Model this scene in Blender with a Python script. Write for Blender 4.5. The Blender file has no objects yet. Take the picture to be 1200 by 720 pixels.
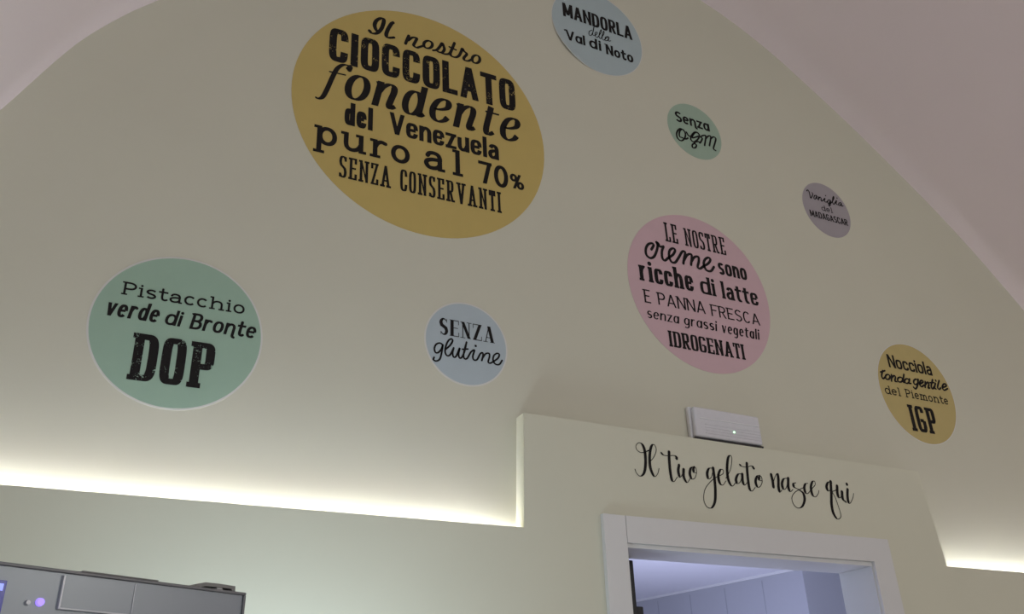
import bpy, bmesh, math, random
from mathutils import Vector, Matrix
S = bpy.context.scene
COL = S.collection
random.seed(4)

# ---------------------------------------------------------------- camera
cam_d = bpy.data.cameras.new('camera')
cam = bpy.data.objects.new('camera', cam_d)
COL.objects.link(cam)
cam_d.sensor_width = 36.0
cam_d.lens = 36.0 * 1029.66 / 1200.0
cam_d.clip_start = 0.02
RX = Vector((0.89306658, -0.44907897, -0.02757115))
UP = -Vector((0.17758918, 0.40814277, -0.8954784))
FW = Vector((0.41339348, 0.79482549, 0.44425023))
cam.matrix_world = Matrix(((RX.x, UP.x, -FW.x, 0.0), (RX.y, UP.y, -FW.y, 0.0),
                           (RX.z, UP.z, -FW.z, 1.6), (0, 0, 0, 1)))
S.camera = cam

# ---------------------------------------------------------------- light and exposure
S.view_settings.view_transform = 'Standard'
S.view_settings.look = 'None'
S.view_settings.gamma = 1.0
S.view_settings.use_curve_mapping = False
S.view_settings.exposure = -0.07
world = bpy.data.worlds.new('assumed_shop_front_light')  # assumed: even ambient light in place of an unseen shop front
S.world = world
world.use_nodes = True
bg = world.node_tree.nodes['Background']
bg.inputs['Color'].default_value = (0.88, 0.96, 0.99, 1)
bg.inputs['Strength'].default_value = 0.55


def area(name, loc, target, size, power, color, sy=None):
    l = bpy.data.lights.new(name, 'AREA')
    l.energy = power
    l.color = color
    l.size = size
    if sy:
        l.shape = 'RECTANGLE'
        l.size_y = sy
    o = bpy.data.objects.new(name, l)
    COL.objects.link(o)
    o.location = loc
    o.rotation_euler = (Vector(target) - Vector(loc)).to_track_quat('-Z', 'Y').to_euler()
    return o


def bulb(name, loc, power, color, radius=0.12):
    l = bpy.data.lights.new(name, 'POINT')
    l.energy = power
    l.color = color
    l.shadow_soft_size = radius
    o = bpy.data.objects.new(name, l)
    COL.objects.link(o)
    o.location = loc
    return o


bulb('assumed_shop_lamp_warm', (2.9, -1.0, 2.5), 22, (1.0, 0.92, 0.80))  # assumed lamp out of view, added for warm light on wall and vault
area('assumed_shop_lamp_cool', (1.5, -1.6, 2.9), (0.6, 1.6, 0.8), 0.6, 7, (0.86, 0.97, 1.0))  # assumed lamp behind the camera, unseen, added for the cooler light at left
area('assumed_low_fill', (0.46, 1.66, 1.30), (0.36, 1.956, 1.75), 0.25, 5.6, (0.72, 0.88, 1.0))  # assumed unseen lamp, added to brighten and cool the lower-left wall
area('backroom_fill_up', (2.45, 3.05, 1.1), (2.75, 3.7, 2.4), 0.4, 22, (0.64, 0.68, 1.0))  # added fill, out of view, brightens the back-room ceiling and corner block
bulb('backroom_fill_near', (0.8, 2.7, 1.8), 9, (0.66, 0.74, 1.0))  # added fill hidden behind the left jamb, lifts block face and right jamb
LED_STRENGTH = 260.0

# ---------------------------------------------------------------- measured layout in wall metres (x, z)
DISCS = [(0.7661, 3.2985, 0.4072), (0.1619, 2.481, 0.1936), (0.8974, 2.5776, 0.1238), (1.7438, 2.9139, 0.2881), (1.818, 3.5921, 0.1214), (2.4232, 3.4108, 0.1211), (2.6858, 2.6951, 0.1942), (1.428, 3.916, 0.1938)]
WORDS = [
 (0,'CIOCCOLATO','block',(0.4565, 3.4163),(1.0767, 3.4295),0.1268),
 (0,'ondente','didital',(0.5035, 3.2916),(1.0797, 3.3076),0.1382),
 (0,'del','sansb',(0.5172, 3.2005),(0.6019, 3.199),0.0816),
 (0,'Venezuela','sansb',(0.6523, 3.209),(1.0104, 3.2207),0.0771),
 (0,'puro','type',(0.4344, 3.1054),(0.7184, 3.1155),0.0877),
 (0,'al','type',(0.7628, 3.1174),(0.8881, 3.1232),0.0933),
 (0,'70','typed',(0.9401, 3.1202),(1.0409, 3.1199),0.0804),
 (0,'%','typed',(1.047, 3.1295),(1.0953, 3.1303),0.0546),
 (0,'SENZA','slab',(0.5122, 3.0136),(0.6642, 3.0205),0.0725),
 (0,'CONSERVANTI','slab',(0.6916, 3.0212),(1.0152, 3.0262),0.074),
 (1,'Pistacchio','typel',(0.0267, 2.5498),(0.3049, 2.5512),0.0337),
 (1,'verde','ital',(-0.0, 2.4915),(0.1135, 2.4928),0.0455),
 (1,'di','ital',(0.1276, 2.492),(0.1635, 2.4919),0.0401),
 (1,'Bronte','ital',(0.1842, 2.4906),(0.3355, 2.4921),0.0422),
 (1,'DOP','slabh',(0.0695, 2.3468),(0.2511, 2.347),0.1139),
 (2,'SENZA','didone',(0.8164, 2.5923),(0.9826, 2.593),0.0486),
 (3,'LE','slab',(1.6217, 3.076),(1.6746, 3.0789),0.0744),
 (3,'NOSTRE','slab',(1.7028, 3.0797),(1.8775, 3.0813),0.0698),
 (3,'sono','sansb',(1.8316, 2.9988),(1.9553, 2.9999),0.0637),
 (3,'ricche','tusc',(1.4993, 2.9039),(1.7146, 2.9078),0.0779),
 (3,'di','tusc',(1.7424, 2.9076),(1.8061, 2.9071),0.0662),
 (3,'latte','tusc',(1.8302, 2.9063),(1.9881, 2.9091),0.0656),
 (3,'E','flare',(1.5098, 2.8268),(1.5345, 2.8276),0.0474),
 (3,'PANNA','flare',(1.5623, 2.8304),(1.7504, 2.8311),0.0446),
 (3,'FRESCA','flare',(1.7735, 2.8303),(1.9792, 2.8335),0.0427),
 (3,'senza','serif',(1.5122, 2.7747),(1.6353, 2.7754),0.0361),
 (3,'grassi','serif',(1.654, 2.7759),(1.7862, 2.7774),0.037),
 (3,'vegetali','serif',(1.8059, 2.7767),(1.9644, 2.7774),0.0394),
 (3,'IDROGENATI','slabb',(1.5866, 2.6909),(1.8901, 2.6919),0.0549),
 (4,'Senza','hand',(1.7356, 3.6076),(1.8916, 3.6187),0.048),
 (5,'del','typel',(2.3956, 3.4009),(2.4538, 3.4037),0.0246),
 (5,'MADAGASCAR','sansb',(2.3279, 3.3582),(2.524, 3.3634),0.0293),
 (6,'Nocciola','sansb',(2.5666, 2.7779),(2.7944, 2.7786),0.052),
 (6,'del','typel',(2.5154, 2.6677),(2.5943, 2.6688),0.0328),
 (6,'Piemonte','typel',(2.618, 2.669),(2.8421, 2.6717),0.0327),
 (6,'IGP','slabh',(2.6123, 2.5439),(2.746, 2.5446),0.0982),
 (7,'MANDORLA','sansb',(1.2831, 3.9343),(1.5822, 3.9378),0.0654),
 (7,'Val','hand',(1.2877, 3.8284),(1.3684, 3.8253),0.0462),
 (7,'di','hand',(1.3851, 3.8291),(1.4359, 3.8252),0.0505),
 (7,'Noto','hand',(1.4557, 3.8241),(1.5745, 3.8222),0.0483),
]
TRACES = [
 (0,'Il',0.01324,0.00677,[[(0.5999,3.5826),(0.5938,3.591),(0.5903,3.6054),(0.5948,3.6239),(0.6062,3.6385),(0.6164,3.642),(0.6191,3.6308),(0.6138,3.6029),(0.6043,3.5815),(0.5937,3.5709),(0.5823,3.5687),(0.5748,3.5753)],[(0.6495,3.6392),(0.6435,3.631),(0.6346,3.6077),(0.6291,3.5847),(0.6304,3.5745),(0.6379,3.5717),(0.6547,3.5799)]]),
 (0,'nostro',0.01046,0.00634,[[(0.7027,3.6061),(0.6977,3.5892),(0.6928,3.5698)],[(0.7011,3.5865),(0.7131,3.6021),(0.7261,3.6073),(0.7291,3.6025),(0.7215,3.5811),(0.72,3.5719),(0.7299,3.5677),(0.7396,3.5742),(0.7509,3.5833)],[(0.7826,3.6012),(0.7807,3.5926),(0.7754,3.5847),(0.7682,3.5798),(0.7609,3.579),(0.7555,3.5826),(0.7534,3.5897),(0.7552,3.5982),(0.7604,3.6061),(0.7677,3.6111),(0.775,3.6119),(0.7805,3.6083),(0.7826,3.6012)],[(0.7849,3.5776),(0.7982,3.5853),(0.8092,3.6048),(0.8159,3.6198),(0.8204,3.612),(0.8239,3.5975),(0.8173,3.5824),(0.8061,3.5786),(0.7982,3.582)],[(0.8083,3.5794),(0.8241,3.5779),(0.8387,3.5836),(0.8455,3.593)],[(0.8591,3.6377),(0.8511,3.6103),(0.8448,3.5887),(0.8494,3.579),(0.8626,3.5792),(0.8745,3.5897),(0.8821,3.6086),(0.887,3.6249),(0.8925,3.6168),(0.9026,3.6083),(0.8924,3.5884),(0.8951,3.5796),(0.908,3.5812),(0.9202,3.5924)],[(0.8409,3.6145),(0.8649,3.6107)],[(0.9492,3.6041),(0.9473,3.5949),(0.9421,3.5868),(0.9352,3.5819),(0.9283,3.5816),(0.9233,3.5858),(0.9216,3.5935),(0.9235,3.6027),(0.9286,3.6108),(0.9355,3.6157),(0.9425,3.6161),(0.9475,3.6119),(0.9492,3.6041)]]),
 (0,'f',0.01472,0.00518,[[(0.4301,3.2645),(0.4384,3.2633),(0.4498,3.2741),(0.4604,3.3063),(0.4725,3.3529),(0.4849,3.3911),(0.5031,3.4124),(0.5228,3.4125),(0.5212,3.3989)],[(0.4633,3.3716),(0.5099,3.3759)],[(0.5228,3.4125),(0.5176,3.4019),(0.5235,3.3997)]]),
 (3,'creme',0.01001,0.00834,[[(1.5587,3.0301),(1.5651,3.0399),(1.5697,3.0494),(1.5638,3.0546),(1.5486,3.0472),(1.5368,3.0278),(1.5363,3.005),(1.5504,2.9959),(1.5667,3.0058),(1.5796,3.0296),(1.5863,3.0521),(1.5829,3.0634),(1.5899,3.0601),(1.5948,3.0499),(1.6099,3.0535)],[(1.6099,3.0535),(1.601,3.0325),(1.5996,3.0072),(1.6084,3.0001),(1.6232,3.0127),(1.6446,3.0302),(1.6562,3.0497),(1.648,3.0554),(1.634,3.0445),(1.628,3.0221),(1.6342,3.0019),(1.6497,3.0021),(1.6659,3.0225),(1.6857,3.0516),(1.6974,3.0509),(1.689,3.0236),(1.6838,3.0057)],[(1.6871,3.0169),(1.7049,3.0433),(1.7218,3.0498),(1.7224,3.0355),(1.7157,3.0079)],[(1.7183,3.0198),(1.7343,3.0417),(1.7511,3.0464),(1.7508,3.0293),(1.7428,3.0064),(1.7512,3.0015),(1.7678,3.0141),(1.7901,3.0298),(1.8023,3.0475),(1.7939,3.0537),(1.7781,3.042),(1.7703,3.021),(1.7788,3.0018),(1.7974,3.0026),(1.8136,3.0223)]]),
 (2,'glutine',0.00547,0.00473,[[(0.8265,2.562),(0.8179,2.5652),(0.8077,2.5595),(0.8028,2.5469),(0.8062,2.5359),(0.8144,2.5373),(0.8232,2.5492),(0.827,2.5628),(0.8236,2.5376),(0.8186,2.5187),(0.8083,2.5114),(0.8004,2.5144),(0.8023,2.5211)],[(0.8335,2.5483),(0.8482,2.5639),(0.8554,2.5783),(0.8515,2.5834),(0.8424,2.576),(0.8353,2.5577),(0.8338,2.5419),(0.8388,2.5324),(0.8483,2.5361),(0.8586,2.5579)],[(0.8586,2.5579),(0.8555,2.543),(0.8581,2.5317),(0.8659,2.5349),(0.8764,2.5609),(0.873,2.5433),(0.8756,2.5318),(0.8829,2.5351),(0.8908,2.5542),(0.8965,2.5816)],[(0.8965,2.5816),(0.8908,2.5595),(0.8873,2.5405),(0.8907,2.5317),(0.8986,2.5346),(0.9093,2.5542),(0.92,2.5618),(0.9148,2.5425),(0.9184,2.5327),(0.9277,2.5355),(0.9372,2.5537),(0.944,2.558),(0.9458,2.5504),(0.9418,2.535)],[(0.8842,2.5584),(0.9006,2.562)],[(0.944,2.5422),(0.9534,2.5564),(0.9637,2.5597),(0.9654,2.551),(0.9611,2.5345),(0.9669,2.5312),(0.9768,2.5376),(0.9911,2.55),(0.9955,2.5614),(0.9887,2.564),(0.979,2.556),(0.9761,2.5422),(0.9826,2.5311),(0.9948,2.5321),(1.0036,2.5452)],[(0.9228,2.5761),(0.9249,2.5744)],[(0.9233,2.5741),(0.9247,2.5762)]]),
 (7,'della',0.00353,0.00295,[[(1.4023,3.9146),(1.3896,3.9028),(1.3883,3.8859),(1.3975,3.8886),(1.4075,3.9116),(1.4126,3.9358),(1.4041,3.8974),(1.4104,3.8918),(1.4203,3.9014),(1.4245,3.9133),(1.4163,3.9085),(1.4141,3.8922),(1.4238,3.889),(1.4426,3.9222),(1.4431,3.9338),(1.4352,3.9161),(1.4312,3.8955),(1.4374,3.8883),(1.4538,3.9185),(1.4545,3.9317),(1.4468,3.9121),(1.4433,3.8927),(1.451,3.8865),(1.4614,3.8999),(1.4726,3.9121),(1.4599,3.9045),(1.4566,3.8877),(1.4671,3.8919),(1.4752,3.9106),(1.4716,3.8912),(1.4817,3.8952)]]),
 (5,'Vaniglia',0.00514,0.00385,[[(2.3344,3.4741),(2.3425,3.4806),(2.3474,3.4705),(2.3476,3.4454),(2.3545,3.4512),(2.3638,3.4659),(2.3626,3.4731)],[(2.3838,3.4668),(2.3725,3.4627),(2.3659,3.4488),(2.3729,3.4474),(2.3841,3.4649),(2.3817,3.4521),(2.3879,3.4505)],[(2.3925,3.4632),(2.3884,3.4464)],[(2.3909,3.4536),(2.4007,3.4635),(2.4048,3.4594),(2.4027,3.4464),(2.4111,3.4502),(2.427,3.4654),(2.4205,3.4512),(2.4269,3.447),(2.4357,3.4526)],[(2.4334,3.4804),(2.4336,3.4784)],[(2.453,3.4649),(2.4421,3.4603),(2.4362,3.4472),(2.4436,3.4469),(2.4556,3.4633),(2.4483,3.4406),(2.4412,3.4331),(2.4408,3.4402),(2.4559,3.4515),(2.4753,3.4759),(2.4784,3.488),(2.4701,3.4761),(2.4647,3.4565),(2.4704,3.4494),(2.4894,3.4724),(2.4832,3.4555),(2.49,3.4527)],[(2.495,3.4853),(2.4949,3.4832)],[(2.5116,3.4675),(2.5005,3.4628),(2.4953,3.4515),(2.5045,3.4533),(2.5139,3.4648),(2.5098,3.4521),(2.521,3.4557)]]),
 (4,'ogm',0.00747,0.00590,[[(1.766,3.5817),(1.7494,3.5819),(1.7327,3.5598),(1.7319,3.5355),(1.7473,3.5274),(1.7656,3.5443),(1.7716,3.5686),(1.7606,3.5826),(1.747,3.57),(1.7426,3.5462),(1.755,3.5428),(1.7697,3.5419),(1.7813,3.5504)],[(1.7774,3.5753),(1.7855,3.5618),(1.7988,3.5634)],[(1.8344,3.5876),(1.8183,3.5884),(1.8003,3.5684),(1.7935,3.5476),(1.8067,3.5406),(1.8295,3.5627),(1.8364,3.5829),(1.8247,3.5905),(1.8102,3.5772),(1.8017,3.5576),(1.8304,3.5735)],[(1.8108,3.5381),(1.7969,3.5245),(1.797,3.5123),(1.8098,3.5163),(1.8157,3.5304),(1.8056,3.5328)],[(1.8114,3.542),(1.8287,3.5493),(1.8344,3.5448),(1.8486,3.5687),(1.8419,3.5741),(1.8557,3.5853),(1.8672,3.5852),(1.8548,3.54)],[(1.8635,3.5716),(1.8794,3.5899),(1.8909,3.5897),(1.8778,3.546)],[(1.8877,3.5792),(1.903,3.5936),(1.914,3.5894),(1.9052,3.5639),(1.8952,3.5383),(1.9045,3.5318)]]),
 (6,'tonda',0.00844,0.00614,[[(2.5282,2.7575),(2.5169,2.7373),(2.5205,2.7256),(2.5372,2.737)],[(2.5145,2.7499),(2.5394,2.7593)],[(2.5579,2.7378),(2.5548,2.7326),(2.5494,2.7282),(2.5431,2.726),(2.5377,2.7264),(2.5346,2.7294),(2.5345,2.7342),(2.5376,2.7395),(2.543,2.7438),(2.5492,2.7461),(2.5547,2.7456),(2.5578,2.7426),(2.5579,2.7378)],[(2.5689,2.7478),(2.5613,2.723)],[(2.566,2.7353),(2.5807,2.7465),(2.5867,2.7413),(2.5796,2.7258),(2.5895,2.7245)],[(2.622,2.7374),(2.6187,2.7323),(2.6127,2.7279),(2.6056,2.7256),(2.5994,2.7259),(2.5957,2.7287),(2.5954,2.7333),(2.5987,2.7385),(2.6047,2.7428),(2.6118,2.7452),(2.618,2.7449),(2.6218,2.7421),(2.622,2.7374)],[(2.636,2.76),(2.6223,2.7313),(2.6297,2.7272)],[(2.6556,2.737),(2.6524,2.7321),(2.6469,2.7279),(2.6406,2.7258),(2.635,2.7261),(2.6317,2.7289),(2.6316,2.7334),(2.6347,2.7383),(2.6402,2.7425),(2.6466,2.7447),(2.6522,2.7443),(2.6555,2.7415),(2.6556,2.737)],[(2.6607,2.7458),(2.6525,2.729),(2.6625,2.7288)]]),
 (6,'gentile',0.00870,0.00633,[[(2.7025,2.7411),(2.6991,2.7353),(2.6935,2.7307),(2.6872,2.7283),(2.6818,2.7289),(2.6789,2.7323),(2.6791,2.7375),(2.6825,2.7432),(2.6881,2.7479),(2.6944,2.7503),(2.6998,2.7497),(2.7027,2.7463),(2.7025,2.7411)],[(2.7073,2.7516),(2.6943,2.7249),(2.6805,2.7107),(2.671,2.7155)],[(2.7069,2.732),(2.7295,2.7442),(2.7271,2.7508),(2.716,2.7456),(2.7083,2.7322),(2.7159,2.7243),(2.7313,2.7329)],[(2.7429,2.7479),(2.7342,2.725)],[(2.7399,2.7363),(2.7562,2.7482),(2.7589,2.7399),(2.7507,2.724),(2.7598,2.726)],[(2.7865,2.7624),(2.7698,2.7345),(2.7734,2.7245),(2.7844,2.7332)],[(2.7672,2.7474),(2.7894,2.7515)],[(2.7973,2.7499),(2.7856,2.7299),(2.7931,2.7268)],[(2.8031,2.7624),(2.8035,2.7607)],[(2.8224,2.7643),(2.8044,2.7362),(2.8096,2.7278),(2.8207,2.7351)],[(2.8295,2.7371),(2.8537,2.7471),(2.8544,2.7557),(2.8412,2.7523),(2.8304,2.7383),(2.8374,2.7284),(2.8591,2.738)]]),
]
QUOTE = [
 ('Il',0.00919,0.00216,[[(1.4409,2.3275),(1.4248,2.3206),(1.4084,2.3163),(1.3953,2.3234),(1.3946,2.3353),(1.4055,2.3445),(1.4163,2.3402),(1.4221,2.3247),(1.4224,2.2991),(1.4188,2.275),(1.4116,2.2568),(1.3988,2.2478),(1.3879,2.2551),(1.3832,2.2663)],[(1.4369,2.2932),(1.4524,2.3092),(1.4624,2.331),(1.4567,2.3449),(1.4462,2.3378),(1.4378,2.311),(1.4357,2.2768),(1.4456,2.2525),(1.4577,2.2594),(1.4654,2.2765)]]),
 ('tuo',0.00934,0.00220,[[(1.5063,2.3291),(1.5039,2.3045),(1.5031,2.2736),(1.5049,2.25),(1.5122,2.2439),(1.5256,2.2581)],[(1.4785,2.3232),(1.4871,2.3172),(1.5056,2.3179),(1.5225,2.3204),(1.5295,2.317),(1.5305,2.3123)],[(1.5362,2.2935),(1.5314,2.2765),(1.5347,2.259),(1.5441,2.2675),(1.5508,2.2826)],[(1.5508,2.2826),(1.5482,2.261),(1.5576,2.2456),(1.5702,2.2581)],[(1.5907,2.2954),(1.5771,2.2888),(1.5713,2.2719),(1.576,2.258),(1.5874,2.2615),(1.5964,2.2797),(1.5938,2.2933),(1.5863,2.2884),(1.5866,2.2787),(1.5947,2.2767)]]),
 ('gelato',0.00961,0.00226,[[(1.657,2.2971),(1.6429,2.2949),(1.6341,2.28),(1.6359,2.2646),(1.6475,2.2699),(1.6576,2.2929)],[(1.6584,2.2979),(1.6584,2.2685),(1.6561,2.2337),(1.6487,2.1988),(1.633,2.1796),(1.6167,2.1826),(1.6097,2.2022),(1.6178,2.2301),(1.6383,2.2527),(1.6587,2.2678),(1.6741,2.2753),(1.6916,2.2841),(1.6952,2.295),(1.6849,2.2958),(1.674,2.2771),(1.6753,2.2562),(1.6859,2.2503),(1.6995,2.2638)],[(1.7009,2.272),(1.7218,2.2996),(1.7334,2.333),(1.7295,2.3434),(1.7188,2.3332),(1.7097,2.2983),(1.7095,2.2665),(1.7198,2.2507),(1.735,2.262)],[(1.7635,2.2903),(1.7495,2.2889),(1.7382,2.2729),(1.7412,2.2601),(1.7535,2.2673),(1.7646,2.289)],[(1.7649,2.2904),(1.7626,2.2682),(1.7678,2.2581),(1.7782,2.2662)],[(1.7885,2.3259),(1.7856,2.3011),(1.7838,2.272),(1.7847,2.2484),(1.7934,2.2429),(1.8069,2.2547)],[(1.7603,2.319),(1.7679,2.3144),(1.7863,2.3141),(1.8054,2.3198),(1.8131,2.3126)],[(1.8326,2.294),(1.8203,2.2892),(1.8116,2.2722),(1.8159,2.2573),(1.8263,2.2594),(1.8375,2.2747),(1.8365,2.2904),(1.8288,2.2882),(1.8271,2.2794),(1.8362,2.2775)]]),
 ('nasce',0.01014,0.00239,[[(1.8772,2.3007),(1.8792,2.282),(1.8786,2.2632)],[(1.8802,2.275),(1.8916,2.2956),(1.9021,2.3062),(1.9035,2.2909),(1.8988,2.2644),(1.9006,2.2497),(1.9096,2.2563)],[(1.9429,2.2955),(1.9252,2.2921),(1.9145,2.2757),(1.9174,2.2597),(1.9292,2.2656),(1.942,2.2914)],[(1.9433,2.2955),(1.9381,2.2681),(1.9428,2.2549),(1.9547,2.2625)],[(1.9702,2.2843),(1.9611,2.2801),(1.9619,2.2704),(1.9796,2.2638),(1.9944,2.2537),(1.9951,2.2342),(1.9809,2.2135),(1.9624,2.2068),(1.9471,2.2171),(1.945,2.2363),(1.9604,2.2539),(1.9892,2.268),(2.0042,2.2737)],[(2.0204,2.2875),(2.0103,2.2848),(2.0027,2.2725),(2.004,2.2578),(2.0129,2.2554),(2.0307,2.2702),(2.0495,2.2852),(2.0501,2.2967),(2.0408,2.2944),(2.0305,2.2768),(2.0311,2.2537),(2.0427,2.2479),(2.0564,2.2593),(2.0614,2.2691)]]),
 ('qui',0.01073,0.00252,[[(2.1203,2.3028),(2.1057,2.298),(2.0966,2.283),(2.1013,2.2717),(2.1144,2.2797),(2.1229,2.299)],[(2.1185,2.3026),(2.1123,2.2677),(2.1042,2.2305),(2.1041,2.2042),(2.1133,2.1886),(2.1239,2.1868),(2.1344,2.1968),(2.1324,2.2197),(2.1253,2.2522),(2.1178,2.2699),(2.1324,2.2763),(2.1424,2.289)],[(2.1424,2.2907),(2.138,2.2667),(2.1416,2.2546),(2.1514,2.2579),(2.1598,2.2727)],[(2.1587,2.2736),(2.1565,2.2516),(2.1676,2.2426)],[(2.1855,2.2839),(2.1796,2.2637),(2.1782,2.2451),(2.1852,2.2407),(2.2015,2.259),(2.2081,2.2731)],[(2.1865,2.3014),(2.1871,2.3)]]),
]

# ---------------------------------------------------------------- materials
def mat(name, color, rough=0.6, metal=0.0, noise=0.0, scale=30.0, bump=0.0, emit=None, strength=0.0, spec=0.5, coat=0.0):
    m = bpy.data.materials.new(name)
    m.use_nodes = True
    nt = m.node_tree
    b = nt.nodes['Principled BSDF']
    b.inputs['Base Color'].default_value = (*color, 1)
    b.inputs['Roughness'].default_value = rough
    b.inputs['Metallic'].default_value = metal
    b.inputs['Specular IOR Level'].default_value = spec
    b.inputs['Coat Weight'].default_value = coat
    if noise or bump:
        tc = nt.nodes.new('ShaderNodeTexCoord')
        n = nt.nodes.new('ShaderNodeTexNoise')
        n.inputs['Scale'].default_value = scale
        n.inputs['Detail'].default_value = 4
        nt.links.new(tc.outputs['Object'], n.inputs['Vector'])
        if noise:
            r = nt.nodes.new('ShaderNodeValToRGB')
            r.color_ramp.elements[0].position = 0.3
            r.color_ramp.elements[1].position = 0.7
            r.color_ramp.elements[0].color = (*[c * (1 - noise) for c in color], 1)
            r.color_ramp.elements[1].color = (*[min(1, c * (1 + noise)) for c in color], 1)
            nt.links.new(n.outputs['Fac'], r.inputs['Fac'])
            nt.links.new(r.outputs['Color'], b.inputs['Base Color'])
        if bump:
            bp = nt.nodes.new('ShaderNodeBump')
            bp.inputs['Strength'].default_value = bump
            bp.inputs['Distance'].default_value = 0.002
            nt.links.new(n.outputs['Fac'], bp.inputs['Height'])
            nt.links.new(bp.outputs['Normal'], b.inputs['Normal'])
    if emit:
        b.inputs['Emission Color'].default_value = (*emit, 1)
        b.inputs['Emission Strength'].default_value = strength
    return m


def worn_ink(name, color, thr, scale):
    """printed ink with small worn specks that let the vinyl below show through"""
    m = mat(name, color, 0.7, spec=0.2)
    nt = m.node_tree
    b = nt.nodes['Principled BSDF']
    out = nt.nodes['Material Output']
    tc = nt.nodes.new('ShaderNodeTexCoord')
    n1 = nt.nodes.new('ShaderNodeTexNoise')
    n1.inputs['Scale'].default_value = scale
    n1.inputs['Detail'].default_value = 3
    n2 = nt.nodes.new('ShaderNodeTexNoise')
    n2.inputs['Scale'].default_value = scale * 0.11
    mu = nt.nodes.new('ShaderNodeMath')
    mu.operation = 'MULTIPLY'
    gt = nt.nodes.new('ShaderNodeMath')
    gt.operation = 'GREATER_THAN'
    gt.inputs[1].default_value = thr
    tr = nt.nodes.new('ShaderNodeBsdfTransparent')
    mx = nt.nodes.new('ShaderNodeMixShader')
    nt.links.new(tc.outputs['Object'], n1.inputs['Vector'])
    nt.links.new(tc.outputs['Object'], n2.inputs['Vector'])
    nt.links.new(n1.outputs['Fac'], mu.inputs[0])
    nt.links.new(n2.outputs['Fac'], mu.inputs[1])
    nt.links.new(mu.outputs[0], gt.inputs[0])
    nt.links.new(gt.outputs[0], mx.inputs['Fac'])
    nt.links.new(b.outputs[0], mx.inputs[1])
    nt.links.new(tr.outputs[0], mx.inputs[2])
    nt.links.new(mx.outputs[0], out.inputs['Surface'])
    return m


M = dict(
    wall=mat('cream_wall_paint', (0.70, 0.685, 0.562), 0.9, noise=0.012, scale=3, bump=0.06, spec=0.2),
    cladding=mat('ivory_wall_paint', (0.74, 0.73, 0.59), 0.85, noise=0.012, scale=3, bump=0.05, spec=0.2),
    vault=mat('pink_vault_paint', (0.875, 0.77, 0.785), 0.9, noise=0.012, scale=2, bump=0.06, spec=0.2),
    floor=mat('grey_floor_tile', (0.60, 0.58, 0.55), 0.5, noise=0.06, scale=4),
    door=mat('white_door_lacquer', (0.76, 0.76, 0.75), 0.45, noise=0.01, scale=8),
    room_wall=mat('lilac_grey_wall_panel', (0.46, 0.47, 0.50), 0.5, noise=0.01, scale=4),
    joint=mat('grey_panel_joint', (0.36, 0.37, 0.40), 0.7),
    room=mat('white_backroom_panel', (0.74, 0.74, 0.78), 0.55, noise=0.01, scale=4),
    dark=mat('black_rubber_and_shade', (0.02, 0.02, 0.022), 0.6),
    ink=mat('black_print', (0.012, 0.010, 0.010), 0.7, spec=0.2),
    ink_worn=worn_ink('black_print_speckled', (0.012, 0.010, 0.010), 0.385, 420),
    clear=mat('pale_vinyl_margin', (0.74, 0.73, 0.68), 0.35, noise=0.02, scale=20),
    lamp_white=mat('white_polycarbonate', (0.82, 0.82, 0.84), 0.35, noise=0.01, scale=30),
    lamp_diff=mat('frosted_lamp_cover', (0.74, 0.74, 0.78), 0.22, noise=0.02, scale=60),
    green=mat('green_indicator', (0.3, 0.9, 0.4), 0.3, emit=(0.45, 1.0, 0.5), strength=3.0),
    led=mat('white_led', (0.9, 0.9, 0.85), 0.5, emit=(0.88, 0.89, 1.0), strength=LED_STRENGTH),
    alu=mat('aluminium_profile', (0.7, 0.7, 0.7), 0.35, 1.0, noise=0.03, scale=60),
    steel=mat('grey_satin_steel', (0.30, 0.345, 0.39), 0.32, 0.35, noise=0.03, scale=6),
    steel_dark=mat('dark_grey_trim', (0.20, 0.21, 0.225), 0.4, 0.3, noise=0.03, scale=20),
    clip=mat('grey_clip_plastic', (0.27, 0.27, 0.26), 0.5, noise=0.04, scale=80),
    steel_edge=mat('bright_steel_edge', (0.62, 0.66, 0.72), 0.3, 0.2, noise=0.02, scale=20),
    lcd=mat('blue_display', (0.02, 0.02, 0.08), 0.2, emit=(0.05, 0.06, 0.30), strength=0.6),
    lcd_text=mat('display_lettering', (0.2, 0.2, 0.5), 0.3, emit=(0.32, 0.40, 1.0), strength=1.0),
    violet=mat('violet_button_light', (0.3, 0.2, 0.8), 0.3, emit=(0.38, 0.26, 1.0), strength=1.1),
)
VINYL = [
    mat('mustard_vinyl', (0.60, 0.455, 0.14), 0.55, noise=0.02, scale=12),
    mat('mint_vinyl', (0.36, 0.52, 0.40), 0.5, noise=0.02, scale=12),
    mat('pale_blue_vinyl', (0.48, 0.56, 0.60), 0.5, noise=0.02, scale=20),
    mat('rose_vinyl', (0.67, 0.46, 0.50), 0.5, noise=0.02, scale=14),
    mat('sage_vinyl', (0.37, 0.50, 0.39), 0.5, noise=0.02, scale=20),
    mat('mauve_grey_vinyl', (0.40, 0.365, 0.39), 0.5, noise=0.02, scale=20),
    mat('ochre_vinyl', (0.56, 0.45, 0.18), 0.5, noise=0.02, scale=20),
    mat('ice_blue_vinyl', (0.46, 0.56, 0.58), 0.5, noise=0.02, scale=20),
]

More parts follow.
